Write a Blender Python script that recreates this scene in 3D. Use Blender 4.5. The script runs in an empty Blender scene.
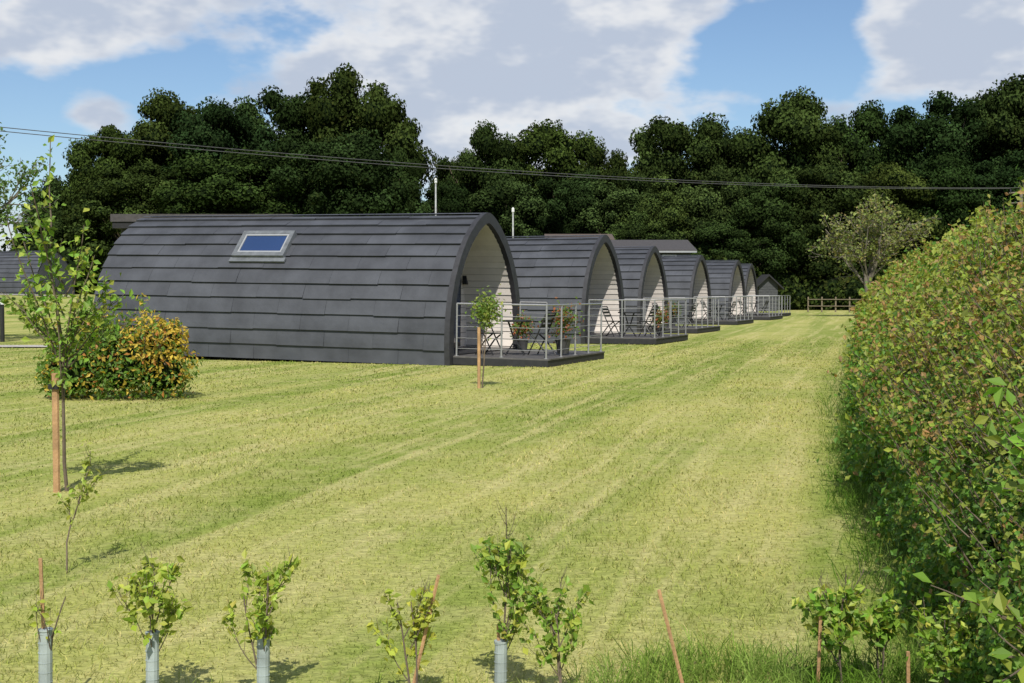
import bpy, math, numpy as np, mathutils
from mathutils import Vector
R = np.random.default_rng(7)
scene = bpy.context.scene
F = 1300.0; H = 1.55
def clampf(a,lo,hi): return np.minimum(np.maximum(a,lo),hi)
def sm(t):
    t = clampf(t,0,1); return t*t*(3-2*t)
def terr(x,y):
    x=np.asarray(x,float); y=np.asarray(y,float)
    return 1.35*sm((-x-12)/22)*sm((y-42)/45)
def U2X(u,Y): return (u-512)/F*Y
def V2Z(v,Y): return H+(291.5-v)/F*Y

# ---------------------------------------------------------------- mesh builder
class MB:
    def __init__(s): s.v=[]; s.f=[]; s.c=[]; s.m=[]; s.n=0
    def add(s,v,f,col=(1,1,1),m=0):
        v=np.asarray(v,float).reshape(-1,3); f=np.asarray(f,int).reshape(-1,4)
        c=np.asarray(col,float)
        if c.ndim==1: c=np.tile(c[:3],(len(v),1))
        s.v.append(v); s.f.append(f+s.n); s.c.append(c); s.m.append(np.full(len(f),m)); s.n+=len(v)
    def box(s,lo,hi,col=(1,1,1),m=0,M=None):
        x0,y0,z0=lo; x1,y1,z1=hi
        v=np.array([[x0,y0,z0],[x1,y0,z0],[x1,y1,z0],[x0,y1,z0],[x0,y0,z1],[x1,y0,z1],[x1,y1,z1],[x0,y1,z1]],float)
        if M is not None: v=np.array([list(M@Vector(p)) for p in v])
        s.add(v,[[0,3,2,1],[4,5,6,7],[0,1,5,4],[1,2,6,5],[2,3,7,6],[3,0,4,7]],col,m)
    def tube(s,pts,rad,k=6,col=(1,1,1),m=0):
        pts=np.asarray(pts,float); n=len(pts); rad=np.broadcast_to(np.asarray(rad,float),(n,))
        t=np.gradient(pts,axis=0); t/= (np.linalg.norm(t,axis=1)[:,None]+1e-9)
        ref=np.array([0,0,1.]) if abs(t[:,2]).mean()<0.8 else np.array([1.,0,0])
        a=np.cross(t,ref); a/= (np.linalg.norm(a,axis=1)[:,None]+1e-9); b=np.cross(t,a)
        th=np.arange(k)/k*2*math.pi
        v=pts[:,None,:]+rad[:,None,None]*(np.cos(th)[None,:,None]*a[:,None,:]+np.sin(th)[None,:,None]*b[:,None,:])
        f=[]
        for i in range(n-1):
            for j in range(k):
                j2=(j+1)%k; f.append([i*k+j,i*k+j2,(i+1)*k+j2,(i+1)*k+j])
        for o in (0,(n-1)*k):
            for j in range(1,k-2,2): f.append([o,o+j,o+j+1,o+j+2])
        s.add(v.reshape(-1,3),f,col,m)
    def leaves(s,P,N,size,col,asp=0.6,fold=0.12,m=0,up=None):
        P=np.asarray(P,float); n=len(P)
        if n==0: return
        N=N/(np.linalg.norm(N,axis=1)[:,None]+1e-9)
        r=R.normal(size=(n,3))
        if up is not None: r=r*0.7+np.asarray(up)
        t=r-N*(r*N).sum(1)[:,None]; t/= (np.linalg.norm(t,axis=1)[:,None]+1e-9)
        b=np.cross(N,t); sz=np.broadcast_to(np.asarray(size,float),(n,))[:,None]
        v=np.stack([P-t*sz*.5, P+b*sz*asp*.5+N*sz*fold+t*sz*.05, P+t*sz*.5, P-b*sz*asp*.5+N*sz*fold+t*sz*.05],1)
        c=np.repeat(np.asarray(col,float).reshape(n,1,3),4,1)
        s.add(v.reshape(-1,3),np.arange(4*n).reshape(-1,4),c.reshape(-1,3),m)
    def mesh(s,name,mats,smooth=False):
        me=bpy.data.meshes.new(name)
        v=np.concatenate(s.v); f=np.concatenate(s.f); c=np.concatenate(s.c); mi=np.concatenate(s.m)
        me.vertices.add(len(v)); me.vertices.foreach_set('co',v.ravel().astype(np.float32))
        me.loops.add(f.size); me.loops.foreach_set('vertex_index',f.ravel().astype(np.int32))
        me.polygons.add(len(f)); me.polygons.foreach_set('loop_start',(np.arange(len(f))*4).astype(np.int32))
        try: me.polygons.foreach_set('loop_total',np.full(len(f),4,np.int32))
        except Exception: pass
        for mt in mats: me.materials.append(mt)
        me.polygons.foreach_set('material_index',mi.astype(np.int32))
        me.polygons.foreach_set('use_smooth',np.full(len(f),smooth))
        me.update(calc_edges=True)
        at=me.color_attributes.new('Col','FLOAT_COLOR','POINT')
        at.data.foreach_set('color',np.concatenate([c,np.ones((len(c),1))],1).ravel().astype(np.float32))
        return me
def obj(name,me,loc=(0,0,0),rot=(0,0,0),sc=(1,1,1),parent=None):
    o=bpy.data.objects.new(name,me); scene.collection.objects.link(o)
    o.location=loc; o.rotation_euler=rot; o.scale=sc
    if parent: o.parent=parent
    return o

# ---------------------------------------------------------------- materials
def nmat(name):
    m=bpy.data.materials.new(name); m.use_nodes=True
    nt=m.node_tree; nt.nodes.clear(); out=nt.nodes.new('ShaderNodeOutputMaterial')
    return m,nt,out
def noise(nt,vec,scale,detail=4,rough=.55):
    n=nt.nodes.new('ShaderNodeTexNoise'); n.inputs['Scale'].default_value=scale
    n.inputs['Detail'].default_value=detail; n.inputs['Roughness'].default_value=rough
    if vec is not None: nt.links.new(vec,n.inputs['Vector'])
    return n.outputs['Fac']
def mathn(nt,op,a,b=None,c=None,clamp=False):
    n=nt.nodes.new('ShaderNodeMath'); n.operation=op; n.use_clamp=clamp
    for i,x in enumerate((a,b,c)):
        if x is None: continue
        if isinstance(x,(int,float)): n.inputs[i].default_value=x
        else: nt.links.new(x,n.inputs[i])
    return n.outputs[0]
def mixc(nt,fac,a,b,bt='MIX'):
    n=nt.nodes.new('ShaderNodeMix'); n.data_type='RGBA'; n.blend_type=bt; n.clamp_factor=True
    for i,x in ((0,fac),(6,a),(7,b)):
        if isinstance(x,(int,float)): n.inputs[i].default_value=x
        elif isinstance(x,tuple): n.inputs[i].default_value=(*x[:3],1)
        else: nt.links.new(x,n.inputs[i])
    return n.outputs[2]
def mrange(nt,x,a,b,c=0.,d=1.,smooth=False):
    n=nt.nodes.new('ShaderNodeMapRange'); n.inputs[1].default_value=a; n.inputs[2].default_value=b
    n.inputs[3].default_value=c; n.inputs[4].default_value=d
    if smooth: n.interpolation_type='SMOOTHSTEP'
    nt.links.new(x,n.inputs[0]); return n.outputs[0]
def attr(nt):
    a=nt.nodes.new('ShaderNodeAttribute'); a.attribute_name='Col'; return a.outputs['Color']
def plain(name,col,rough=.6,metal=0.,var=.25,scale=8.,bump=0.,useattr=False,spec=.5):
    m,nt,out=nmat(name); tc=nt.nodes.new('ShaderNodeTexCoord')
    b=nt.nodes.new('ShaderNodeBsdfPrincipled')
    f=noise(nt,tc.outputs['Object'],scale,4)
    k=mrange(nt,f,.3,.7,1-var,1+var)
    cc=mixc(nt,1.,col,k,'MULTIPLY')
    if useattr: cc=mixc(nt,1.,cc,attr(nt),'MULTIPLY')
    nt.links.new(cc,b.inputs['Base Color'])
    b.inputs['Roughness'].default_value=rough; b.inputs['Metallic'].default_value=metal
    b.inputs['Specular IOR Level'].default_value=spec
    if bump:
        bp=nt.nodes.new('ShaderNodeBump'); bp.inputs['Strength'].default_value=bump; bp.inputs['Distance'].default_value=.02
        nt.links.new(noise(nt,tc.outputs['Object'],scale*6,3),bp.inputs['Height']); nt.links.new(bp.outputs[0],b.inputs['Normal'])
    nt.links.new(b.outputs[0],out.inputs[0]); return m
def leafmat(name,trans=.3,rough=.5,spec=.35,tint=(1.35,1.35,.55),rnd=False):
    m,nt,out=nmat(name); a=attr(nt)
    if rnd:
        oi=nt.nodes.new('ShaderNodeObjectInfo')
        a=mixc(nt,1.,a,mixc(nt,oi.outputs['Random'],(.66,.76,.85),(1.30,1.12,.95)),'MULTIPLY')
    if spec>0:
        b=nt.nodes.new('ShaderNodeBsdfPrincipled'); b.inputs['Roughness'].default_value=rough
        b.inputs['Specular IOR Level'].default_value=spec
        nt.links.new(a,b.inputs['Base Color'])
    else:
        b=nt.nodes.new('ShaderNodeBsdfDiffuse'); nt.links.new(a,b.inputs['Color'])
    if trans==0:
        nt.links.new(b.outputs[0],out.inputs[0]); return m
    t=nt.nodes.new('ShaderNodeBsdfTranslucent'); nt.links.new(mixc(nt,1.,a,tint,'MULTIPLY'),t.inputs[0])
    mx=nt.nodes.new('ShaderNodeMixShader'); mx.inputs[0].default_value=trans
    nt.links.new(b.outputs[0],mx.inputs[1]); nt.links.new(t.outputs[0],mx.inputs[2]); nt.links.new(mx.outputs[0],out.inputs[0])
    return m
LEAF=leafmat('leaf',.38); TREELEAF=leafmat('tree_leaf',0,.6,0,rnd=True)
BARK=plain('bark',(.13,.10,.07),.9,bump=.6,scale=3)
BARKG=plain('bark_grey',(.16,.14,.11),.9,bump=.5,scale=5)
WOOD=plain('stake_wood',(.42,.25,.12),.8,scale=10,bump=.3)
CORE=plain('foliage_core',(.010,.017,.006),1.,scale=4,spec=0)  # near-black solids added inside foliage to block light and see-through gaps
SHING=plain('roof_shingle',(.062,.066,.076),.62,var=.25,scale=1.6,bump=.3,useattr=True,spec=.4)
UNDER=plain('roof_underlay',(.02,.02,.022),.9)
RIM=plain('pod_rim',(.03,.03,.034),.6)
LINE=plain('porch_lining',(.72,.66,.60),.7,var=.08,scale=2.5,useattr=True)
DARKF=plain('door_frame',(.025,.025,.028),.4)
STEEL=plain('brushed_steel',(.36,.36,.36),.45,metal=.55,var=.12,scale=20)
DECK=plain('deck_board',(.085,.08,.078),.7,var=.25,scale=6,useattr=True)
SKIRT=plain('deck_skirt',(.022,.022,.024),.7)
GLASS=plain('window_glass',(.03,.05,.10),.06,var=.1,scale=1,spec=1.)
BLACKM=plain('black_metal',(.02,.02,.02),.4)
TUBE=plain('tree_guard_plastic',(.33,.38,.37),.5,var=.25,scale=9)
WHITE=plain('white_paint',(.7,.7,.68),.5,var=.06)
GREYF=plain('skylight_frame',(.30,.31,.32),.5,var=.06)
CLAD=plain('grey_cladding',(.055,.058,.062),.7,useattr=True)
ROOFD=plain('dark_roof',(.06,.055,.055),.8)
ROOFB=plain('brown_roof',(.10,.075,.06),.8)
GRAV=plain('gravel',(.42,.39,.35),.95,var=.3,scale=5,bump=.5)

PHI=math.radians(15.2)
def lawn_color(nt):
    g=nt.nodes.new('ShaderNodeNewGeometry')
    mp=nt.nodes.new('ShaderNodeVectorRotate'); mp.rotation_type='Z_AXIS'; mp.inputs['Angle'].default_value=PHI
    nt.links.new(g.outputs['Position'],mp.inputs['Vector'])
    sc=nt.nodes.new('ShaderNodeVectorMath'); sc.operation='MULTIPLY'; sc.inputs[1].default_value=(1,.04,0)
    nt.links.new(mp.outputs[0],sc.inputs[0]); st=sc.outputs[0]
    n1=noise(nt,st,.8,1,.6)
    n2=noise(nt,g.outputs['Position'],.22,2,.6)
    n3=noise(nt,g.outputs['Position'],1.5,4,.7)
    n4=noise(nt,st,3.6,2,.7)
    n5=noise(nt,g.outputs['Position'],14.,2,.7)
    c=mixc(nt,mrange(nt,n1,.40,.60,0,1,True),(.225,.275,.062),(.39,.385,.125))
    c=mixc(nt,mrange(nt,n2,.40,.64,0,.6),c,(.205,.27,.055))
    c=mixc(nt,mrange(nt,n3,.45,.75,0,.65),c,(.47,.42,.20))
    c=mixc(nt,mrange(nt,n4,.50,.66,0,.6),c,(.49,.45,.20))
    k=mrange(nt,n5,.25,.75,.75,1.2)
    return mixc(nt,1.,c,k,'MULTIPLY'),n5
def lawnmat():
    m,nt,out=nmat('lawn'); c,h=lawn_color(nt)
    b=nt.nodes.new('ShaderNodeBsdfDiffuse')
    nt.links.new(c,b.inputs['Color'])
    bp=nt.nodes.new('ShaderNodeBump'); bp.inputs['Strength'].default_value=.7; bp.inputs['Distance'].default_value=.04
    nt.links.new(h,bp.inputs['Height']); nt.links.new(bp.outputs[0],b.inputs['Normal'])
    nt.links.new(b.outputs[0],out.inputs[0]); return m
def blademat():
    m,nt,out=nmat('grass_blade'); c,h=lawn_color(nt)
    c=mixc(nt,1.,c,attr(nt),'MULTIPLY')
    b=nt.nodes.new('ShaderNodeBsdfDiffuse'); nt.links.new(c,b.inputs['Color'])
    t=nt.nodes.new('ShaderNodeBsdfTranslucent'); nt.links.new(c,t.inputs[0])
    mx=nt.nodes.new('ShaderNodeMixShader'); mx.inputs[0].default_value=.35
    nt.links.new(b.outputs[0],mx.inputs[1]); nt.links.new(t.outputs[0],mx.inputs[2]); nt.links.new(mx.outputs[0],out.inputs[0])
    return m
LAWN=lawnmat(); BLADE=blademat()

# ---------------------------------------------------------------- ground
xs=np.concatenate([np.linspace(-1500,-100,15)[:-1],np.linspace(-100,100,81),np.linspace(100,1500,15)[1:]])
ys=np.concatenate([np.linspace(-300,-20,8)[:-1],np.linspace(-20,160,73),np.linspace(160,2500,16)[1:]])
GX,GY=np.meshgrid(xs,ys); GZ=terr(GX,GY)
nx=len(xs); ny=len(ys); idx=np.arange(nx*ny).reshape(ny,nx)
g=MB(); g.add(np.stack([GX,GY,GZ],-1).reshape(-1,3),np.stack([idx[:-1,:-1],idx[:-1,1:],idx[1:,1:],idx[1:,:-1]],-1).reshape(-1,4))
obj('ground',g.mesh('ground',[LAWN],True))

def hx(Y):
    Y=np.asarray(Y,float)
    return np.interp(Y,[-6,0,3,5.2,7.5,10,13,200],[1.7,1.5,1.50,1.82,2.30,2.76,-.04+.272*13,-.04+.272*200])

def blades(mb,x,y,h,w,lean,col):
    n=len(x); z=terr(x,y); a=R.uniform(0,2*math.pi,n); b=R.uniform(0,2*math.pi,n)
    dx=np.cos(a)*w/2; dy=np.sin(a)*w/2
    lx=np.cos(b)*lean*h; ly=np.sin(b)*lean*h
    P=np.stack([x,y,z-.003],1); D=np.stack([dx,dy,0*dx],1)
    M=P+np.stack([lx*.35,ly*.35,h*.6],1); T=P+np.stack([lx,ly,h*(1-.25*clampf(lean,0,2))],1)
    v=np.stack([P-D,P+D,M+D*.8,M-D*.8,T+D*.15,T-D*.15],1).reshape(-1,3)
    i=np.arange(n)[:,None]*6
    f=np.concatenate([i+np.array([[0,1,2,3]]),i+np.array([[3,2,4,5]])])
    mb.add(v,f,np.repeat(col,6,0))
N=260000
q=R.uniform(0,1,N); d=(3.6**.4+q*(48**.4-3.6**.4))**2.5
th=R.uniform(-.60,.56,N); x=d*np.sin(th); y=d*np.cos(th)
ok=x<hx(y)+.35; x,y,d=x[ok],y[ok],d[ok]; n=len(x)
h=R.uniform(.012,.04,n)*(1+.3*np.sin(x*2.1+np.sin(y*1.7))) ; h*=clampf((50-d)/12,0.15,1)
w=.0007*d*R.uniform(.7,1.4,n)
lean=R.uniform(.3,2.0,n)
dry=(R.uniform(size=n)<.25)[:,None]
col=np.where(dry,np.array([1.4,1.28,1.45]),np.array([1.06,1.12,.95]))*R.uniform(.75,1.25,(n,1))
gb=MB(); blades(gb,x,y,h,w,lean,col)
def tuft(cx,cy,n,rad,hh,ww=.004,colr=(.46,.70,.40)):
    x=cx+R.normal(size=n)*rad; y=cy+R.normal(size=n)*rad
    blades(gb,x,y,R.uniform(.4,1,n)*hh,R.uniform(.6,1.3,n)*ww,R.uniform(.3,1.5,n),np.array(colr)*R.uniform(.6,1.4,(n,1)))
for yy in np.concatenate([np.linspace(3.2,16,130),np.linspace(16,60,120)]):
    s=1 if yy<16 else 1.6
    tuft(float(hx(yy))+R.uniform(-.16,.15)-.05,yy+R.uniform(-.1,.1),45,.10*s,R.uniform(.10,.28)*s,.0045*s)
for k in range(70):
    tuft(R.uniform(.3,1.7),R.uniform(4.5,5.4),40,.08,R.uniform(.1,.24),.005,(.60,.88,.5))
for k in range(60):
    tuft(R.uniform(-2.2,.6),R.uniform(4.3,5.0),35,.09,R.uniform(.06,.13),.004,(.75,.95,.6))
obj('grass',gb.mesh('grass',[BLADE]))

def strip(name,pts,width,mat,dz=.004):
    pts=np.array(pts,float); t=np.gradient(pts,axis=0); t/=np.linalg.norm(t,axis=1)[:,None]
    nrm=np.stack([-t[:,1],t[:,0]],1)
    A=pts+nrm*width/2; B=pts-nrm*width/2; n=len(pts)
    v=np.concatenate([np.column_stack([A,terr(A[:,0],A[:,1])+dz]),np.column_stack([B,terr(B[:,0],B[:,1])+dz])])
    f=[[i,i+n,i+n+1,i+1] for i in range(n-1)]
    m=MB(); m.add(v,f); return obj(name,m.mesh(name,[mat]))
strip('gravel_path',[(-30,37.5),(-22,37.2),(-15,36.3),(-12.6,36.3)],1.3,GRAV,.03)
strip('paved_road',[(-60,84),(-45,84.5),(-35,85),(-29,85.5)],2.2,GRAV,.08)

# ---------------------------------------------------------------- camping pod
HW=1.95; PH=3.25; L=9.24
half=np.array([[1.93,0],[1.965,.4],[1.95,.85],[1.86,1.35],[1.68,1.83],[1.40,2.28],[1.04,2.68],[.62,2.99],[.25,3.18],[0,3.25]])
def smoothprof():
    full=np.concatenate([half*[-1,1],(half[::-1])[1:]])
    s=np.concatenate([[0],np.cumsum(np.linalg.norm(np.diff(full,axis=0),axis=1))])
    ss=np.linspace(0,s[-1],400)
    y=np.interp(ss,s,full[:,0]); z=np.interp(ss,s,full[:,1])
    k=np.ones(15)/15
    yp=np.convolve(np.pad(y,7,mode='edge'),k,'valid'); zp=np.convolve(np.pad(z,7,mode='edge'),k,'valid')
    yp[:8]=y[:8]; zp[:8]=z[:8]; yp[-8:]=y[-8:]; zp[-8:]=z[-8:]
    return ss,yp,zp
PS,PY,PZ=smoothprof(); ST=PS[-1]
_t=np.stack([np.gradient(PY),np.gradient(PZ)],1); _t/=np.linalg.norm(_t,axis=1)[:,None]
PNY,PNZ=-_t[:,1],_t[:,0]
def prof(s,off=0.):
    y=np.interp(s,PS,PY); z=np.interp(s,PS,PZ); a=np.interp(s,PS,PNY); b=np.interp(s,PS,PNZ)
    return np.stack([y+a*off,z+b*off],-1)
def pod_meshes():
    b=MB()
    S=np.linspace(0,ST,60); p=prof(S,-.01)
    v=np.concatenate([np.column_stack([np.full(60,xx),p]) for xx in (-.03,-L+.02)])
    b.add(v,[[i,i+1,61+i,60+i] for i in range(59)],m=1)
    def wall(x,off,m,z0=0.):
        S=np.linspace(0,ST/2,30); p=prof(S,off); v=[];f=[]
        for i in range(30): v+= [[x,p[i,0],max(p[i,1],z0)],[x,-p[i,0],max(p[i,1],z0)]]
        for i in range(29): f.append([2*i,2*i+1,2*i+3,2*i+2])
        b.add(v,f,(1,1,1),m)
    wall(-L+.02,-.02,0)
    wall(-1.3,-.10,3)
    S=np.linspace(0,ST,70); o=prof(S,.075); i_=prof(S,-.16); n=70
    v=np.concatenate([np.column_stack([np.full(n,.02),o]),np.column_stack([np.full(n,.02),i_]),np.column_stack([np.full(n,-.10),o]),np.column_stack([np.full(n,-.10),i_])])
    f=[]
    for i in range(n-1): f+= [[i,i+1,n+i+1,n+i],[2*n+i,2*n+i+1,i+1,i],[n+i,n+i+1,3*n+i+1,3*n+i]]
    b.add(v,f,m=2)
    nc=12; hs=ST/2/nc
    for side in (0,1):
        for c in range(nc):
            s0=c*hs-.025; s1=(c+1)*hs+.03
            xx=0.0; first=True
            while xx>-L+.01:
                ln=1.2 if not first else (.6 if c%2 else 1.2)
                first=False
                x1=max(xx-ln,-L-.02); jit=R.uniform(-.012,.012)
                a0=max(s0+jit,0.0)
                sub=5; sv=np.linspace(a0,s1,sub); oo=np.linspace(.062+R.uniform(-.006,.008),.008,sub)
                sv2=ST-sv if side else sv
                q=np.array([prof(sv2[k],oo[k]) for k in range(sub)])
                g0=xx-.002; g1=x1+.002
                bott=prof(sv2[0],-.005)
                q=np.concatenate([[bott],q]); m_=len(q)
                v=np.concatenate([np.column_stack([np.full(m_,g0),q]),np.column_stack([np.full(m_,g1),q])])
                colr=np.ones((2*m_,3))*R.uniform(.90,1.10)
                colr[[0,m_]]*=.35  # shadow line under each course painted into the tile colour
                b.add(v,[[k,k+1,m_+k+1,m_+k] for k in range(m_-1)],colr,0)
                xx=x1
    rc=np.linspace(ST/2-.16,ST/2+.16,7); q=prof(rc,.07)
    for k in range(10):
        a=-k*L/10; e=a-L/10+.01
        v=np.concatenate([np.column_stack([np.full(7,a),q]),np.column_stack([np.full(7,e),q])])
        b.add(v,[[i,i+1,8+i,7+i] for i in range(6)],np.ones(3)*R.uniform(.9,1.15),0)
    nb=44; e=np.linspace(.05,ST-.05,nb+1)
    for k in range(nb):
        lo,hi=e[k]+.008,e[k+1]-.008
        A=prof(lo,-.165 if k<nb/2 else -.150); B=prof(hi,-.150 if k<nb/2 else -.165)
        v=[[-.09,*A],[-.09,*B],[-1.31,*B],[-1.31,*A]]
        b.add(v,[[0,1,2,3]],np.ones(3)*R.uniform(.88,1.04),3)
    S=np.linspace(.03,ST-.03,50); p=prof(S,-.143)
    v=np.concatenate([np.column_stack([np.full(50,-.08),p]),np.column_stack([np.full(50,-1.32),p])])
    b.add(v,[[i,i+1,51+i,50+i] for i in range(49)],(.3,.3,.3),3)
    for (y0,y1,zt) in ((-1.35,-.72,1.95),(-.68,.0,2.3),(.04,.72,2.3),(.76,1.35,1.95)):
        b.box((-1.30,y0,.24),(-1.25,y1,zt),m=4)
        b.box((-1.27,y0+.07,.34),(-1.238,y1-.07,zt-.08),m=5)
    b.box((-1.24,-.06,1.15),(-1.2,-.03,1.4),m=6)
    b.box((-1.26,1.45,1.7),(-1.16,1.55,1.95),m=4)
    for z in np.arange(.4,3.0,.15):
        yy=float(np.interp(z,PZ[:200],-PY[:200]))-.2
        if yy>.1: b.box((-1.3,-yy,z),(-1.292,yy,z+.012),(.4,.4,.4),m=3)
    b.box((-L+.05,-1.88,0),(-.02,1.88,.2),m=4)
    b.box((-1.3,-1.78,.2),(.0,1.78,.222),m=4)
    return b.mesh('pod_shell',[SHING,UNDER,RIM,LINE,DARKF,GLASS,STEEL])
SKYGL=plain('skylight_glass',(.025,.05,.13),.08,var=.05,scale=1,spec=.9)
def skylight_mesh():
    b=MB(); s=float(np.interp(2.50,PZ[:200],PS[:200]))
    p=prof(s); tn=np.array([np.interp(s,PS,_t[:,0]),np.interp(s,PS,_t[:,1])]); nn=np.array([np.interp(s,PS,PNY),np.interp(s,PS,PNZ)])
    def W(x,a,o): return [x,p[0]+tn[0]*a+nn[0]*o,p[1]+tn[1]*a+nn[1]*o]
    def bx(x0,x1,a0,a1,o0,o1,m):
        v=[W(x,a,o) for o in (o0,o1) for (x,a) in ((x0,a0),(x1,a0),(x1,a1),(x0,a1))]
        b.add(v,[[0,3,2,1],[4,5,6,7],[0,1,5,4],[1,2,6,5],[2,3,7,6],[3,0,4,7]],m=m)
    cx=-5.0; x=.68
    bx(cx-x,cx+x,-.40,-.29,-.06,.14,0); bx(cx-x,cx+x,.28,.38,-.06,.14,0)
    bx(cx-x,cx-x+.1,-.29,.28,-.06,.138,0); bx(cx+x-.1,cx+x,-.29,.28,-.06,.138,0)
    bx(cx-x+.1,cx+x-.1,-.29,-.245,-.05,.13,2); bx(cx-x+.1,cx+x-.1,.235,.28,-.05,.13,2)
    bx(cx-x+.1,cx-x+.14,-.245,.235,-.05,.13,2); bx(cx+x-.14,cx+x-.1,-.245,.235,-.05,.13,2)
    bx(cx-x+.14,cx+x-.14,-.245,.235,-.05,.11,1)
    bx(cx-x-.05,cx+x+.05,-.52,-.40,.03,.075,0)
    return b.mesh('skylight',[plain('lead_flashing',(.13,.14,.15),.5),SKYGL,GREYF])
def deck_mesh():
    b=MB(); x0,x1,y0,y1=.03,2.15,-1.86,1.86
    b.box((x0,y0,0.02),(x1,y1,.17),m=1)
    yy=y0
    while yy<y1-.05:
        b.box((x0,yy,.17),(x1+.02,min(yy+.137,y1),.2),np.ones(3)*R.uniform(.8,1.2),0); yy+=.143
    def post(x,y):
        b.tube([[x,y,.18],[x,y,1.3]],.021,8,m=2); b.tube([[x,y,.2],[x,y,.212]],.05,8,m=2)
    for p in [(.08,-1.8),(1.1,-1.8),(2.09,-1.8),(2.09,-.9),(2.09,0),(2.09,.9),(2.09,1.8),(.08,1.8),(.75,1.8)]: post(*p)
    for z,r in ((1.3,.019),(1.05,.006),(.82,.006),(.58,.006),(.36,.006)):
        b.tube([[.08,-1.8,z],[2.09,-1.8,z]],r,6,m=2); b.tube([[2.09,-1.8,z],[2.09,1.8,z]],r,6,m=2)
        b.tube([[.08,1.8,z],[.75,1.8,z]],r,6,m=2)
    b.box((.9,1.9,.0),(1.9,2.2,.1),m=1)
    return b.mesh('deck',[DECK,SKIRT,STEEL])
def bistro_mesh(kind):
    b=MB()
    if kind=='table':
        b.tube([[0,0,.70],[0,0,.735]],.34,16)
        for a in (.78,2.35,3.93,5.5):
            b.tube([[math.cos(a)*.28,math.sin(a)*.28,0],[-math.cos(a)*.05,-math.sin(a)*.05,.36],[-math.cos(a)*.2,-math.sin(a)*.2,.7]],.016,6)
    else:
        for k in range(5): b.box((-.21,-.2+k*.085,.44),(.21,-.13+k*.085,.465))
        for sx in (-.2,.2):
            b.tube([[sx,.22,0],[sx,-.02,.44],[sx,-.24,.9]],.017,6)
            b.tube([[sx*.93,-.24,0],[sx*.93,.0,.3],[sx*.93,.2,.45]],.017,6)
        for z in (.58,.68,.78): b.box((-.2,-.24+(.88-z)*.5-.015,z),(.2,-.24+(.88-z)*.5,z+.07))
        b.tube([[-.2,-.24,.89],[.2,-.24,.89]],.016,6)
    return b.mesh('bistro_'+kind,[BLACKM])
POD=pod_meshes(); SKYM=skylight_mesh(); DK=deck_mesh(); TB=bistro_mesh('table'); CH=bistro_mesh('chair')
def pod(cx,cy,z=0,rot=-22,sky=True,deck=True,furn=0,tilt=0):
    e=bpy.data.objects.new('camping_pod',None); scene.collection.objects.link(e)
    e.location=(cx,cy,z); e.rotation_euler=(0,math.radians(tilt),math.radians(rot))
    obj('pod_shell',POD,parent=e)
    if sky: obj('skylight',SKYM,parent=e)
    if deck: obj('deck_with_railing',DK,parent=e)
    M=mathutils.Matrix.Translation((cx,cy,z))@mathutils.Matrix.Rotation(math.radians(rot),4,'Z')
    if furn:
        for (nm,me,lx,ly,rz) in (('bistro_table',TB,1.05,-.9,20),('bistro_chair',CH,.5,-1.0,-100),('bistro_chair',CH,1.6,-.75,80)):
            w=M@Vector((lx,ly,.205)); obj(nm,me,w,(0,0,math.radians(rot+rz)))
    return M
podpos=[(-.57,29.0,1),(2.88,40.2,1),(5.5,50.2,1),(9.1,62.5,1),(12.6,72.5,1),(15.1,82,0)]
Ms=[]
for i,(a,b_,fu) in enumerate(podpos): Ms.append(pod(a,b_,0,-22,True,True,fu,0.8 if i==0 else 0))
pod(-41.4,97,1.2,158,False,False,0)

# ---------------------------------------------------------------- plants
def grow(mb,pts,p,d,ln,r,lev,nch,spread=.7,up=.12,seg=5,leafden=10,leaflev=1,wob=.18,m=1):
    p=np.array(p,float); d=np.array(d,float); d/=np.linalg.norm(d)
    path=[p.copy()]; dirs=[]
    for i in range(seg):
        d=d+R.normal(size=3)*wob*.6+np.array([0,0,up*.5]); d/=np.linalg.norm(d)
        p=p+d*ln/seg; path.append(p.copy()); dirs.append(d.copy())
    path=np.array(path); mb.tube(path,np.linspace(r,r*.45,seg+1),5 if r<.03 else 7,m=m)
    if lev<=leaflev:
        n=max(1,int(leafden*ln)); t=R.uniform(.15,1.03,n)*seg
        for tt in t:
            i=min(int(tt),seg-1); pts.append(path[i]+(path[i+1]-path[i])*(tt-i))
    if lev>0:
        for k in range(nch):
            f=R.uniform(.25,.98)
            i=min(int(f*seg),seg-1); q=path[i]+(path[i+1]-path[i])*(f*seg-i)
            s=R.normal(size=3); s-=dirs[i]*(s@dirs[i]); s/=np.linalg.norm(s)
            nd=dirs[i]*(1-spread*.5)+s*spread
            grow(mb,pts,q,nd,ln*R.uniform(.4,.65)*(1.15-.45*f),r*.5,lev-1,nch,spread,up,seg,leafden,leaflev,wob,m)
def foliage_cols(n,base,var=.3,alt=None,altp=.0):
    c=np.tile(np.array(base,float),(n,1))
    if alt is not None:
        k=R.uniform(size=n)<altp; c[k]=alt
    return c*R.uniform(1-var,1+var,(n,1))*(1+R.normal(size=(n,3))*.06)
def scatter_leaves(mb,pts,size,col,jit,asp=.6,upb=.6):
    P=np.array(pts); n=len(P); P=P+R.normal(size=(n,3))*jit
    N=R.normal(size=(n,3))*.6+np.array([-.1,-.45,upb])
    mb.leaves(P,N,size*R.uniform(.6,1.25,n),col,asp)

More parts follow.
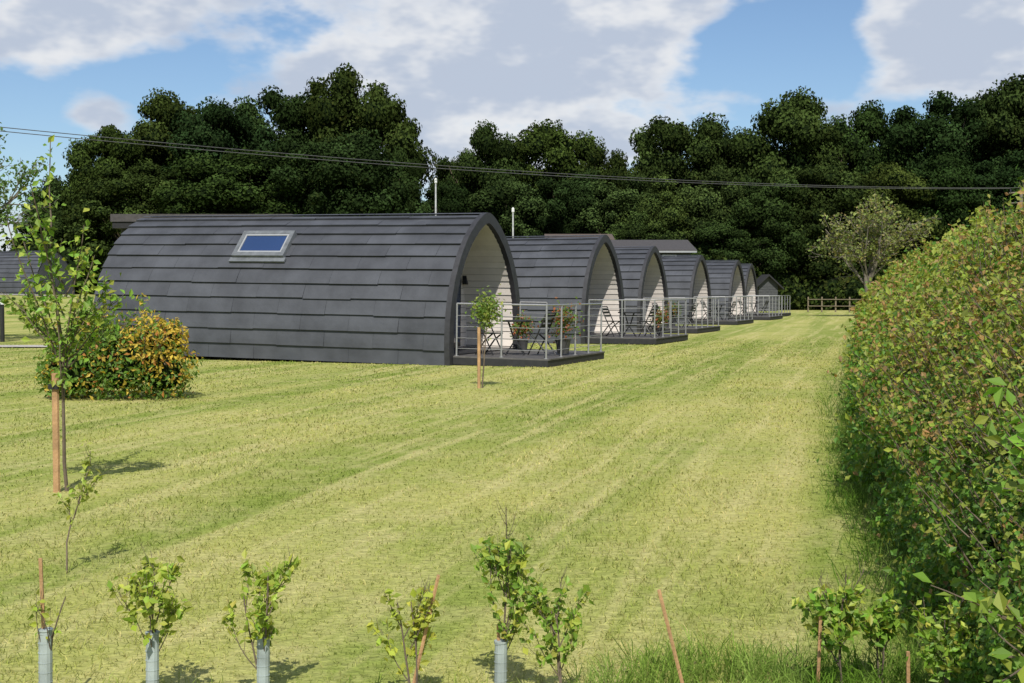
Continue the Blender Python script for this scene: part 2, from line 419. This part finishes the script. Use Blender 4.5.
YG=(.28,.37,.05)
def whip(name,u,Y,ztop,ztube=.30,cane=None,lean=0,leafc=YG,ls=.038,den=62,nch=5,tube=True,ns=2,sp=.5):
    X=U2X(u,Y)
    mb=MB()
    if tube:
        mb.tube([[X,Y,0],[X+.004,Y,ztube]],.024,12,m=2)
        mb.tube([[X+.004,Y,ztube],[X+.004,Y,ztube+.006]],[.027,.027],12,m=2)
        for zz in np.arange(.05,ztube,.035): mb.tube([[X+.002,Y,zz],[X+.002,Y,zz+.003]],.0252,12,m=2)
    pts=[]
    for k in range(ns):
        grow(mb,pts,(X+R.normal()*.005,Y,.02),(lean+R.normal()*.05,R.normal()*.04,1),ztop*R.uniform(.8,1.),.005,2,nch,sp,.25,6,den,1,.12)
    pts=[p for p in pts if p[2]>max(ztube*.95,.12) and p[2]<ztop*1.12]
    n=len(pts)
    scatter_leaves(mb,pts,ls,foliage_cols(n,leafc,.35,(.38,.42,.07),.3),.012,.62)
    if cane: mb.tube([[U2X(cane[0],Y),Y,V2Z(cane[1],Y)],[U2X(cane[2],Y),Y+.02,0]],.007,6,m=3)
    return obj(name,mb.mesh(name,[LEAF,BARK,TUBE,WOOD]))
whip('hedge_sapling',40,4.6,.46,.34,cane=(37,560,40),nch=2,den=30,ns=1)
whip('hedge_sapling',148,4.75,.49,.29)
whip('hedge_sapling',260,4.8,.49,.26)
whip('hedge_sapling',413,4.7,.41,.0,cane=(438,577,405),tube=False,leafc=(.38,.42,.06),nch=4)
whip('hedge_sapling',500,4.85,.56,.23,cane=(498,628,500),nch=5,leafc=(.20,.31,.045))
whip('hedge_sapling',562,4.75,.42,.0,tube=False,leafc=(.21,.33,.045))
whip('hedge_sapling',845,4.9,.38,.0,cane=(824,598,822),tube=False,leafc=(.20,.34,.04),ls=.042,nch=6,sp=.6)
whip('hedge_sapling',885,5.0,.34,.0,tube=False,leafc=(.19,.32,.04),ls=.042,nch=6,sp=.6)
whip('hedge_sapling',950,4.6,.38,.0,cane=(912,655,915),tube=False,leafc=(.20,.33,.04),ls=.042,nch=6,sp=.6)
mb=MB(); mb.tube([[U2X(660,4.8),4.8,V2Z(592,4.8)],[U2X(690,4.8),4.78,0]],.0075,6); obj('bamboo_cane',mb.mesh('cane',[WOOD]))

# staked young tree left
mb=MB(); pts=[]; X=-3.52; Y=10.
mb.tube([[X,Y,0],[X,Y,.92]],.028,8,m=2); mb.box((X-.04,Y-.045,.80),(X+.04,Y-.025,.84),m=3)
grow(mb,pts,(X+.06,Y+.05,0),(-.01,0,1),2.05,.016,1,8,.35,.2,9,46,1,.07)
for (zz,dx,dy,ln) in ((.95,.7,.2,.55),(1.0,-.7,-.1,.55),(1.05,.5,-.4,.5),(1.1,-.5,.3,.5),(1.2,.55,.1,.45),(1.35,-.5,.2,.4),(1.0,.9,.0,.6),(1.1,-.9,.1,.45),(1.5,.4,.1,.4),(1.6,-.3,-.2,.4)):
    grow(mb,pts,(X+.06,Y+.05,zz),(dx,dy,.55),ln,.007,1,4,.5,.2,5,44,1,.14)
pts=[p for p in pts if p[2]>.8]
scatter_leaves(mb,pts,.07,foliage_cols(len(pts),(.19,.31,.045),.35,(.32,.38,.06),.3),.035,.6)
obj('staked_young_tree',mb.mesh('yt',[LEAF,BARK,WOOD,BLACKM]))
mb=MB(); pts=[]
grow(mb,pts,(-2.45,7.1,0),(-.05,0,1),.50,.006,2,4,.5,.2,6,40,1)
scatter_leaves(mb,pts,.045,foliage_cols(len(pts),(.30,.36,.06),.3),.02); obj('hedge_sapling',mb.mesh('s',[LEAF,BARK]))
mb=MB(); pts=[]; X=-.53; Y=20.8
mb.tube([[X,Y,0],[X,Y,.98]],.026,8,m=2)
grow(mb,pts,(X+.05,Y+.06,0),(.04,0,1),1.15,.014,1,3,.3,.2,6,10,0,.05)
P=R.normal(size=(750,3))*[.11,.11,.14]+[X+.13,Y+.05,1.24]
scatter_leaves(mb,P,.065,foliage_cols(750,(.15,.23,.04),.35,(.28,.32,.07),.3),.01)
obj('staked_sapling',mb.mesh('ss',[LEAF,BARK,WOOD]))

def ico(mb,c,r,m):
    nu,nv=10,7; th=np.arange(nu)/nu*2*math.pi; ph=np.linspace(.05,math.pi-.05,nv)
    v=[[math.sin(p)*math.cos(t),math.sin(p)*math.sin(t),math.cos(p)] for p in ph for t in th]
    v=np.array(v)*(1+R.uniform(-.1,.1,(nu*nv,1)))
    f=[[i*nu+j,i*nu+(j+1)%nu,(i+1)*nu+(j+1)%nu,(i+1)*nu+j] for i in range(nv-1) for j in range(nu)]
    mb.add(v*r+np.array(c),f,(1,1,1),m)
def lobes_leaves(mb,lobes,n,size,colf,shell=.35,asp=.65,cull=.72,nb=.7,core=True,corem=3,cores=.74):
    L_=np.array(lobes,float)
    area=(L_[:,3]*L_[:,4]+L_[:,3]*L_[:,5]+L_[:,4]*L_[:,5]); pr=area/area.sum()
    k=R.choice(len(L_),n,p=pr); d=R.normal(size=(n,3)); d/=np.linalg.norm(d,axis=1)[:,None]
    rr=1.06-shell*R.uniform(0,1,n)**2
    ph=k*1.7
    rr*=1+.13*np.sin(d[:,0]*5+ph)*np.sin(d[:,2]*6+ph*2)+.08*np.sin(d[:,1]*11+ph)
    P=L_[k,:3]+d*L_[k,3:]*rr[:,None]
    keep=np.ones(n,bool)
    for i in range(len(L_)):
        q=((P-L_[i,:3])/L_[i,3:]); dist=(q*q).sum(1)
        keep&=~((dist<cull*cull)&(k!=i))
    keep&=P[:,2]>0.02
    P=P[keep]; d=d[keep]; k=k[keep]; m=len(P)
    Nn=d*nb+R.normal(size=(m,3))*.5+np.array([0,0,.25])
    mb.leaves(P,Nn,size*R.uniform(.55,1.3,m),colf(P,k,d),asp)
    if core:
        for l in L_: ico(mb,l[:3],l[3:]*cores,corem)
# variegated bush
mb=MB(); cx,cy=-5.65,18.8
lb=[(cx-.55,cy,.42,.55,.55,.5),(cx+.1,cy-.1,.45,.55,.55,.5),(cx+.6,cy,.42,.46,.5,.5),(cx+.35,cy+.2,.78,.40,.4,.36),(cx-.35,cy+.1,.72,.4,.4,.4),(cx+.72,cy,.85,.22,.3,.30),(cx-.9,cy,.35,.3,.4,.35)]
def cf(P,k,d):
    n=len(P); c=foliage_cols(n,(.13,.23,.035),.35)
    yl=R.uniform(size=n)<clampf(.12+.68*sm((P[:,0]-cx+.1)/.7)*sm((P[:,2]-.15)/.6)+.12*np.sin(P[:,0]*9)*np.sin(P[:,2]*8),.03,.85)
    yc=np.array([.62,.46,.07])*R.uniform(.6,1.2,(n,1)); c=np.where(yl[:,None],yc,c)
    o=R.uniform(size=n)<.06; c[o]=np.array([.46,.20,.05]); return c
lobes_leaves(mb,lb,7000,.085,cf,.5,.5,.6,.6,True,1,.6)
pts=[]
for k in range(50):
    a=R.uniform(0,6.28); grow(mb,pts,(cx+R.uniform(-.95,.75),cy+R.uniform(-.3,.3),.5),(math.cos(a)*.6,math.sin(a)*.6,1),R.uniform(.4,.85),.008,1,2,.5,.1,5,30,1,m=2)
scatter_leaves(mb,pts,.085,cf(np.array(pts),0,0),.03,.5)
obj('variegated_shrub',mb.mesh('bush',[LEAF,CORE,BARK]))
POTM=plain('pot',(.05,.05,.05),.5)
def potted(M,lx,ly,s=1.,red=.5):
    w=M@Vector((lx,ly,.2)); mb=MB()
    mb.tube([[0,0,0],[0,0,.28*s]],[.12*s,.16*s],14,m=2); mb.tube([[0,0,.28*s],[0,0,.31*s]],[.175*s,.175*s],14,m=2)
    mb.tube([[0,0,.3*s],[0,0,.6*s]],.015,6,m=1)
    P=R.normal(size=(600,3))*np.array([.15,.15,.16])*s+np.array([0,0,.68*s])
    scatter_leaves(mb,P,.075,foliage_cols(600,(.11,.18,.03),.3,(.34,.12,.05),red),.01)
    obj('potted_shrub',mb.mesh('pot',[LEAF,BARK,POTM]),w)
potted(Ms[0],1.85,-.1,1.05,.35); potted(Ms[0],.4,1.2,.8,.3); potted(Ms[1],1.7,.2,.8,.4); potted(Ms[2],.4,1.2,.9,.2)

# ---------------------------------------------------------------- hedge
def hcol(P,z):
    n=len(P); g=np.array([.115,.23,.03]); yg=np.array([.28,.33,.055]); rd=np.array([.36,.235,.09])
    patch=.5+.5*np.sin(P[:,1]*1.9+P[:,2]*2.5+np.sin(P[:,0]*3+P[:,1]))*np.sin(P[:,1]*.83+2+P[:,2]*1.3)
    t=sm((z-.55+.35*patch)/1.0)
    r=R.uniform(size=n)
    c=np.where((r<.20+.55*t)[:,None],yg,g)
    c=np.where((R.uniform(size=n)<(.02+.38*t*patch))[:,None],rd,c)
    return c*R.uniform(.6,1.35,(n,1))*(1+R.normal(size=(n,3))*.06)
def lsz(Y): return .030+.0040*clampf(Y-4,0,60)
def hedge():
    mb=MB()
    W=2.3
    def section(Y,s):
        Hh=1.98+.07*np.sin(Y*.9)+.06*np.sin(Y*2.3+1)+.04*np.sin(Y*5.1)
        z1=clampf(s/.45,0,1)
        xl=1.05*z1**1.7-.10*np.sin(z1*math.pi)
        tt=clampf((s-.45)/.33,0,1)
        xt=1.05+tt*(W-1.05-.25)
        zr=clampf((1-s)/.22,0,1); xr=W-.25*zr**2
        x=np.where(s<.45,xl,np.where(s<.78,xt,xr))
        zz=np.where(s<.45,z1,np.where(s<.78,1+.06*np.sin(tt*math.pi),zr))
        zz=zz*Hh-.10*np.exp(-((s-.45)/.05)**2)-.1*np.exp(-((s-.78)/.05)**2)
        return x,zz
    Yg=np.linspace(2.2,75,800)
    dens=1/(.36*lsz(Yg)**2)*4.4*1.7
    cdf=np.cumsum(dens); tot=cdf[-1]*(Yg[1]-Yg[0]); n=int(min(tot,340000)); cdf/=cdf[-1]
    Y=np.interp(R.uniform(size=n),cdf,Yg); s=R.uniform(size=n)
    s=np.where((s>.72)&(R.uniform(size=n)<.6),s*.72,s)
    x,z=section(Y,s); eps=.004
    x2,z2=section(Y,clampf(s+eps,0,1)); x1,z1=section(Y,clampf(s-eps,0,1))
    tx,tz=x2-x1,z2-z1; nl=np.sqrt(tx**2+tz**2)+1e-9; Nx,Nz=-tz/nl,tx/nl
    lump=.14*np.sin(Y*2.7+z*3.4+np.sin(Y*1.1)*2)*np.sin(x*4+z*3.3+Y*.7)+.08*np.sin(Y*8.3+z*7+x*3)*np.sin(z*9+x*8)+.05*np.sin(Y*21+z*17)
    dep=lump-.16*R.uniform(0,1,n)**1.5+.09*R.exponential(.5,n)*(R.uniform(size=n)<.25)
    X=hx(Y)+x+Nx*dep; Z=z+Nz*dep; Yp=Y+R.normal(size=n)*.02
    keep=Z>0.02
    P=np.stack([X,Yp,Z],1)[keep]; Nn=np.stack([Nx,0*Nx,Nz],1)[keep]; Yk=Y[keep]; zk=Z[keep]; m=len(P)
    Nn=Nn*.7+R.normal(size=(m,3))*.55+np.array([-.1,-.3,.3])
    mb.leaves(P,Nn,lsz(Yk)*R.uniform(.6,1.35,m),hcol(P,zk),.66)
    for k in range(2500):
        y=R.uniform(2.6,10) if k<1300 else R.uniform(10,50)
        s_=R.uniform(.10,.72); a,b=section(np.array([y]),np.array([s_])); a=float(a[0]);b=float(b[0])
        top=s_>.34
        ln=R.uniform(.08,.26)*(1+.012*y)*(1.6 if R.uniform()<.18 else 1)
        d0=np.array([R.normal()*.3-.1,R.normal()*.4,1.]) if top else np.array([-.7,R.normal()*.4,R.uniform(.3,1.2)])
        d0/=np.linalg.norm(d0); p0=np.array([float(hx(y))+a,y,b])
        t=np.linspace(0,1,4)[:,None]; path=p0+d0*ln*t+np.array([0,0,.05])*t**2
        if y<12: mb.tube(path,[.004,.003,.002,.0015],4,m=1)
        nn=13; tt=R.uniform(.1,1.05,(nn,1)); Q=p0+d0*ln*tt+np.array([0,0,.05])*tt**2+R.normal(size=(nn,3))*.015
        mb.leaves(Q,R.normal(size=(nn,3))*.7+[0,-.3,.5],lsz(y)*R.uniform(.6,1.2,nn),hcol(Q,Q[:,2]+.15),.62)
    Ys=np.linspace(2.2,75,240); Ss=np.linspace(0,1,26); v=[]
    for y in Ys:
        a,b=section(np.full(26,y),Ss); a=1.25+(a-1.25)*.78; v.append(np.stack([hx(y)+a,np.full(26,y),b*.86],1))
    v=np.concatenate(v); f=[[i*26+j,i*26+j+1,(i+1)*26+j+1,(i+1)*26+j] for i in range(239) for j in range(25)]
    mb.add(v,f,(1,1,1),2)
    return mb
mb=hedge()
pts=[]
for (x,y,z,dx,dz) in ((1.75,3.4,.75,-.6,.3),(1.7,3.2,.55,-.6,.15),(1.7,3.6,.4,-.7,.35),(1.7,3.3,.9,-.5,.1)):
    grow(mb,pts,(x,y,z),(dx,-.15,dz),.55,.006,1,4,.6,.1,6,40,1)
scatter_leaves(mb,pts,.055,foliage_cols(len(pts),(.17,.30,.04),.3,(.28,.34,.05),.3),.012)
obj('hawthorn_hedge',mb.mesh('hedge',[LEAF,BARK,CORE]))

# ---------------------------------------------------------------- woodland trees (unit: height 20, width ~16)
def oakmesh(seed,leaf=.35,n=52000,hue=(0.034,.060,.014),base=.50):
    global R; old=R; R=np.random.default_rng(seed)
    mb=MB(); Hh=20.
    mb.tube([[0,0,0],[.2,.1,3],[0,.3,7],[.3,0,12]],[.55,.42,.34,.12],8,m=1)
    lb=[]; cz=Hh*base+.8; rz=Hh-cz-1.3; rx=6.4
    ex=R.uniform(0,6.28,3)
    nl=72
    for i in range(nl):
        a=i*2.399+R.uniform(-.4,.4); zz=1-2*(i+.5)/nl+R.uniform(-.08,.08); zz=max(-1,min(1,zz))
        rr=math.sqrt(max(0,1-zz*zz))**.8
        k=R.uniform(.74,1.18)*(1+.17*math.sin(2*a+ex[0])+.10*math.sin(3*a+ex[1]))
        s=R.uniform(.75,2.3)
        x=math.cos(a)*rx*rr*k; y=math.sin(a)*rx*rr*k; z=cz+zz*rz*(R.uniform(.78,1.08))
        lb.append((x,y,max(z,s*.8+.5),s*1.15,s*1.15,s*.8))
        if i%4==0: mb.tube([[0,0,max(2,z*.4)],[x*.5,y*.5,z*.7],[x*.9,y*.9,max(z,1)]],[.2,.12,.05],5,m=1)
    lb.append((0,0,cz,4.5,4.5,rz*.80)); lb.append((0,0,3.6,4.2,4.2,3.4))
    lv=R.uniform(.6,1.45,len(lb))
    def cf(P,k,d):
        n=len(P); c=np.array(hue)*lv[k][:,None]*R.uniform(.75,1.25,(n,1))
        lobe_shade=sm((d[:,2]*.5+.5))[:,None]; c=c*(.45+.85*lobe_shade)  # shading painted into leaf colour: clump undersides darker, tops lighter
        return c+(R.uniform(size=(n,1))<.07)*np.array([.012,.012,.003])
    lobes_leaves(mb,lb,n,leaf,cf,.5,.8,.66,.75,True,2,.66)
    m=mb.mesh('oak_mesh',[TREELEAF,BARK,CORE]); R=old; return m
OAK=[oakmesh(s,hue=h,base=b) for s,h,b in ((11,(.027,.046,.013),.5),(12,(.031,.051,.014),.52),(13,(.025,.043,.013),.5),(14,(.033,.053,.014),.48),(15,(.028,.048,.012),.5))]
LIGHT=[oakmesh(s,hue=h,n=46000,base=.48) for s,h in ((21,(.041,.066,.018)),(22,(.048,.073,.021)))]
def tree(name,u,vtop,wpx,Y,var,light=False):
    X=U2X(u,Y); zb=float(terr(X,Y))
    h=V2Z(vtop,Y)-zb; w=wpx/F*Y
    me=(LIGHT if light else OAK)[var%(2 if light else 5)]
    obj(name,me,(X,Y,zb-.1),(0,0,R.uniform(0,6.28)),(w/15.8,w/15.8,h/19.8))
T=[(356,62,132,108),(285,88,115,112),(226,98,125,108),(165,94,120,112),(112,128,100,106),(72,168,86,108),(52,205,60,104),
   (330,130,150,101),(400,150,55,103),(245,150,160,101),(140,160,130,101)]
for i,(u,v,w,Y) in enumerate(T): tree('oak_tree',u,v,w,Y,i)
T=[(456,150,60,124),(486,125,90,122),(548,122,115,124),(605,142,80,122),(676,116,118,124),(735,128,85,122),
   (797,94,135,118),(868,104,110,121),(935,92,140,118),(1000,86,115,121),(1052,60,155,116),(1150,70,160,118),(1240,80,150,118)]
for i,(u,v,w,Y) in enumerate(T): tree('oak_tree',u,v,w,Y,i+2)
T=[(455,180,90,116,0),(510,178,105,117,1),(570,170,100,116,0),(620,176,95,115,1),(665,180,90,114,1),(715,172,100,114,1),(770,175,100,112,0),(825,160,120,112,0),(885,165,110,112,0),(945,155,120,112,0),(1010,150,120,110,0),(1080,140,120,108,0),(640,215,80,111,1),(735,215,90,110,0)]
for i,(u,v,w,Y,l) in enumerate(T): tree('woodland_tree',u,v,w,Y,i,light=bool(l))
mb=MB(); lb=[]
for i in range(70):
    u=-40+i*17+R.uniform(-6,6)
    Y=R.uniform(101,108) if u<420 else R.uniform(106,112)
    if u<20: Y=130
    X=U2X(u,Y); s=R.uniform(1.6,2.8); zb=float(terr(X,Y))
    lb.append((X,Y,zb+s*.7,s*1.2,s,s))
def cf(P,k,d): return foliage_cols(len(P),(.029,.047,.012),.5)
lobes_leaves(mb,lb,60000,.35,cf,.4,.7,.5,.6,True,1,.75); obj('understory_thicket',mb.mesh('thicket',[TREELEAF,CORE]))
mb=MB(); lb=[]
for i in range(60):
    X=-260+i*9+R.uniform(-3,3); lb.append((X,300+R.uniform(-8,8),R.uniform(2,5),8,5,R.uniform(5,9)))
lobes_leaves(mb,lb,30000,1.1,cf,.4,.7,.5,.6,True,1,.8); obj('distant_treeline',mb.mesh('dt',[TREELEAF,CORE]))

# isolated olive tree right
mb=MB(); pts=[]; Y=80.; X=U2X(868,Y)
grow(mb,pts,(0,0,0),(0,0,1),2.8,.20,0,0,.6,.0,4,1,-1,.06)
for k in range(14):
    a=k*2.4; tl=R.uniform(.25,1.25)
    grow(mb,pts,(0,0,R.uniform(1.6,2.7)),(math.cos(a)*tl,math.sin(a)*tl*.8,1.),R.uniform(3.6,5.2)/(1+.12*tl),.07,2,5,.6,.04,6,9,1,.2)
pts=[p for p in pts if p[2]>1.9]
pc=(.20,.24,.065)
scatter_leaves(mb,pts,.22,foliage_cols(len(pts),pc,.4,(.26,.23,.09),.25),.15,.7)
obj('hawthorn_tree',mb.mesh('iso',[LEAF,BARKG]),(X,Y,0))
mb=MB(); pts=[]; Y=40.; X=U2X(-42,Y)
grow(mb,pts,(0,0,0),(0,0,1),3.,.14,0,0,.6,.0,4,1,-1,.06)
for k in range(12):
    a=k*2.4; grow(mb,pts,(0,0,R.uniform(1.8,3)),(math.cos(a)*.6,math.sin(a)*.6,1.),R.uniform(2,3.2),.045,2,5,.6,.04,5,18,1,.18)
scatter_leaves(mb,pts,.16,foliage_cols(len(pts),(.10,.17,.035),.35),.14,.6)
obj('ash_tree',mb.mesh('ash',[LEAF,BARKG]),(X,Y,0))

# ---------------------------------------------------------------- buildings
def lodge(name,cx,cy,w,dp,eave,ridge,roofm,z0=0,gable_front=True,win=True):
    e=bpy.data.objects.new(name,None); scene.collection.objects.link(e); e.location=(cx,cy,z0)
    b=MB(); b.box((-w/2,-dp/2,0),(w/2,dp/2,eave))
    for z in np.arange(.3,eave,.2): b.box((-w/2,-dp/2-.012,z),(w/2,-dp/2,z+.02),(.4,.4,.4))
    if gable_front: b.add([[-w/2,-dp/2,eave],[w/2,-dp/2,eave],[.01,-dp/2,ridge-.1],[-.01,-dp/2,ridge-.1]],[[0,1,2,3]])
    obj('walls',b.mesh('w',[CLAD]),parent=e)
    r=MB(); o=.4
    def slab(a,b_,c,d,t=.14):
        v=np.array([a,b_,c,d],float); v2=v-[0,0,t]; vv=np.concatenate([v,v2])
        r.add(vv,[[0,1,2,3],[7,6,5,4],[0,4,5,1],[1,5,6,2],[2,6,7,3],[3,7,4,0]])
    if gable_front:
        k=(ridge-eave)/(w/2)
        slab((-w/2-o,-dp/2-o,eave-k*o+.1),(0,-dp/2-o,ridge+.1),(0,dp/2+o,ridge+.1),(-w/2-o,dp/2+o,eave-k*o+.1))
        slab((.0,-dp/2-o,ridge+.1),(w/2+o,-dp/2-o,eave-k*o+.1),(w/2+o,dp/2+o,eave-k*o+.1),(0.,dp/2+o,ridge+.1))
    else:
        slab((-w/2-o,-dp/2-o,eave),(w/2+o,-dp/2-o,eave),(w/2+o,0,ridge),(-w/2-o,0,ridge))
        slab((-w/2-o,0,ridge),(w/2+o,0,ridge),(w/2+o,dp/2+o,eave),(-w/2-o,dp/2+o,eave))
    obj('roof',r.mesh('r',[roofm]),parent=e)
    q=MB(); q.box((-w/2-o,-dp/2-o-.04,eave-.20),(w/2+o,-dp/2-o-.003,eave-.08))
    if not gable_front: obj('gutter',q.mesh('g',[GREYF]),parent=e)
    if win:
        q=MB()
        n=max(2,int(w/2.2))
        for i in range(n):
            x=-w/2+w*(i+.5)/n; zt=eave-.35
            q.box((x-.5,-dp/2-.06,zt-1.1),(x+.5,-dp/2-.02,zt),m=0); q.box((x-.43,-dp/2-.08,zt-1.03),(x+.43,-dp/2-.05,zt-.07),m=1)
        obj('windows',q.mesh('q',[WHITE,GLASS]),parent=e)
lodge('holiday_lodge',U2X(643,96),97,6.0,9,4.5,V2Z(240,97),ROOFD,gable_front=False)
lodge('holiday_lodge',U2X(578,104),104,4.6,5,5.6,V2Z(233,102),ROOFB,gable_front=False,win=False)
e=bpy.data.objects.new('flat_roof_lodge',None); scene.collection.objects.link(e); e.location=(-10.9,46,0)
b=MB(); b.box((-2.9,0,0),(3,5,3.75)); [b.box((-2.91,-.012,z),(3,0,z+.02),(.4,.4,.4)) for z in np.arange(.3,3.7,.2)]
obj('walls',b.mesh('w',[CLAD]),parent=e)
b=MB(); b.box((-3.05,-.5,3.76),(3.2,5.2,3.98),m=0); b.box((-3.1,-.55,3.985),(3.25,5.25,4.25),m=1); obj('roof',b.mesh('r',[UNDER,ROOFD]),parent=e)
b=MB(); b.box((-2.6,-.05,2.3),(-1.9,-.02,3.3),m=0); b.box((-2.52,-.07,2.38),(-1.98,-.045,3.22),m=1); b.box((-2.8,-.07,3.34),(-1.6,-.02,3.44),m=0); obj('windows',b.mesh('q',[WHITE,GLASS]),parent=e)
lodge('garden_shed',U2X(770,101),103,1.5,2.4,2.1,2.8,UNDER,win=False)
b=MB()
for i in range(6):
    x=U2X(808,98)+i*.95; y=98-.35*i; b.box((x-.05,y-.05,0),(x+.05,y+.05,1.15))
for z in (.45,.95):
    x0=U2X(808,98); b.tube([[x0,97.9,z],[x0+4.75,96.1,z]],.035,4)
obj('post_and_rail_fence',b.mesh('f',[plain('fence_wood',(.17,.14,.09),.9)]))
b=MB(); b.tube([[0,0,0],[0,0,1.15]],.07,12); b.tube([[0,0,1.15],[0,0,1.2]],.085,12,m=1); b.tube([[0,0,1.2],[0,0,1.3]],.06,12,m=1); b.tube([[0,0,1.3],[0,0,1.36]],[.1,.06],12); obj('bollard_light',b.mesh('b',[BLACKM,WHITE]),(U2X(2,40),40,0))
GALV=plain('galv',(.45,.46,.46),.5)
def lamp(u,v,Y):
    b=MB(); z=V2Z(v,Y); b.tube([[0,0,0],[0,0,z]],[.06,.035],8); b.tube([[0,0,z],[0,0,z+.04],[0,0,z+.2],[0,0,z+.25]],[.04,.07,.065,.02],10,m=1)
    obj('street_lamp',b.mesh('l',[GALV,WHITE]),(U2X(u,Y),Y,0))
lamp(436,184,60); lamp(513,213,62)
A=np.array([32.4,83.,0]); B=np.array([-34.,41.,0])
def upole(p,h):
    b=MB(); b.tube([[0,0,0],[0,0,h]],[.16,.11],10)
    dr=(A-B)/np.linalg.norm(A-B); nn=np.array([-dr[1],dr[0],0])
    b.tube([-nn*.9+[0,0,h-.25],nn*.9+[0,0,h-.25]],.06,4); b.tube([-nn*.9+[0,0,h-.9],nn*.9+[0,0,h-.9]],.05,4)
    for s in (-.8,0,.8): b.tube([nn*s+[0,0,h-.22],nn*s+[0,0,h+.02]],.05,6,m=1)
    obj('utility_pole',b.mesh('p',[BARKG,BLACKM]),p); return nn
nn=upole(A,8.1); upole(B,8.6)
b=MB()
for s in (-.8,.8):
    t=np.linspace(0,1,40)[:,None]; P=B+(A-B)*t+nn*s; P[:,2]=8.6-.5*t[:,0]-1.1*4*t[:,0]*(1-t[:,0])+(.05 if s>0 else 0)
    b.tube(P,.016,4)
obj('power_line',b.mesh('pl',[plain('cable',(.08,.08,.08),.6)]))

# ---------------------------------------------------------------- light, sky, camera
sd=Vector((.02,-1.,0)).normalized(); el=math.radians(47)
sv=Vector((sd.x*math.cos(el),sd.y*math.cos(el),math.sin(el)))
sl=bpy.data.lights.new('sun','SUN'); sl.energy=4.8; sl.angle=math.radians(.53); sl.color=(1,.95,.87)
so=bpy.data.objects.new('sun',sl); scene.collection.objects.link(so); so.rotation_euler=sv.to_track_quat('Z','Y').to_euler(); so.location=(0,-20,60)
w=bpy.data.worlds.new('World'); scene.world=w; w.use_nodes=True; nt=w.node_tree; nt.nodes.clear()
out=nt.nodes.new('ShaderNodeOutputWorld'); bg=nt.nodes.new('ShaderNodeBackground'); nt.links.new(bg.outputs[0],out.inputs[0])
sk=nt.nodes.new('ShaderNodeTexSky'); sk.sky_type='NISHITA'; sk.sun_disc=False; sk.sun_elevation=el; sk.sun_rotation=math.atan2(sd.x,sd.y); sk.ozone_density=2.; sk.air_density=1.; sk.dust_density=.4
tc=nt.nodes.new('ShaderNodeTexCoord'); G=tc.outputs['Generated']
vm=nt.nodes.new('ShaderNodeVectorMath'); vm.operation='MULTIPLY'; vm.inputs[1].default_value=(1,1,2.0); nt.links.new(G,vm.inputs[0])
va=nt.nodes.new('ShaderNodeVectorMath'); va.operation='ADD'; va.inputs[1].default_value=(3.1,1.7,.4); nt.links.new(vm.outputs[0],va.inputs[0])
n1=noise(nt,va.outputs[0],4.6,6,.55); n2=noise(nt,va.outputs[0],11,4,.6)
def blob(u,v,rad):
    d=Vector(((u-512)/F,1,(291.5-v)/F)).normalized()
    s=nt.nodes.new('ShaderNodeVectorMath'); s.operation='SUBTRACT'; s.inputs[1].default_value=d; nt.links.new(G,s.inputs[0])
    q=nt.nodes.new('ShaderNodeVectorMath'); q.operation='MULTIPLY'; q.inputs[1].default_value=(1,1,1.8); nt.links.new(s.outputs[0],q.inputs[0])
    l=nt.nodes.new('ShaderNodeVectorMath'); l.operation='LENGTH'; nt.links.new(q.outputs[0],l.inputs[0])
    return mrange(nt,l.outputs['Value'],0,rad,1,0,True)
cov=mathn(nt,'ADD',n1,mathn(nt,'MULTIPLY',mathn(nt,'SUBTRACT',n2,.5),.4))
for (u,v,r,k) in ((150,75,.11,-.14),(30,150,.12,-.22),(775,45,.09,-.20),(150,92,.08,-.1),(930,45,.13,.24),(560,60,.2,.14),(110,20,.12,.22),(340,40,.14,.12),(95,112,.045,.26),(690,95,.10,.12),(640,150,.15,.05),(20,20,.1,.1)):
    cov=mathn(nt,'ADD',cov,mathn(nt,'MULTIPLY',blob(u,v,r),k))
cf_=mrange(nt,cov,.45,.59,0,1,True)
shade=mrange(nt,mathn(nt,'ADD',mathn(nt,'MULTIPLY',cov,.8),mathn(nt,'MULTIPLY',n2,.9)),.80,1.06,0,1,True)
cc=mixc(nt,shade,(9.4,9.5,9.7),(5.8,6.5,7.8))
skc=mixc(nt,1.,sk.outputs[0],(1.02,1.12,1.24),'MULTIPLY')
fin=mixc(nt,mathn(nt,'MULTIPLY',cf_,.94),skc,cc)
nt.links.new(fin,bg.inputs[0]); bg.inputs[1].default_value=.088

cam=bpy.data.cameras.new('camera'); co=bpy.data.objects.new('camera',cam); scene.collection.objects.link(co); scene.camera=co
cam.sensor_width=36; cam.lens=F/1024*36; cam.clip_end=5000; cam.clip_start=.05
co.location=(0,0,H); co.rotation_euler=(math.radians(90)-math.atan(50/F),0,0)
scene.view_settings.view_transform='Standard'; scene.view_settings.look='None'; scene.view_settings.exposure=0
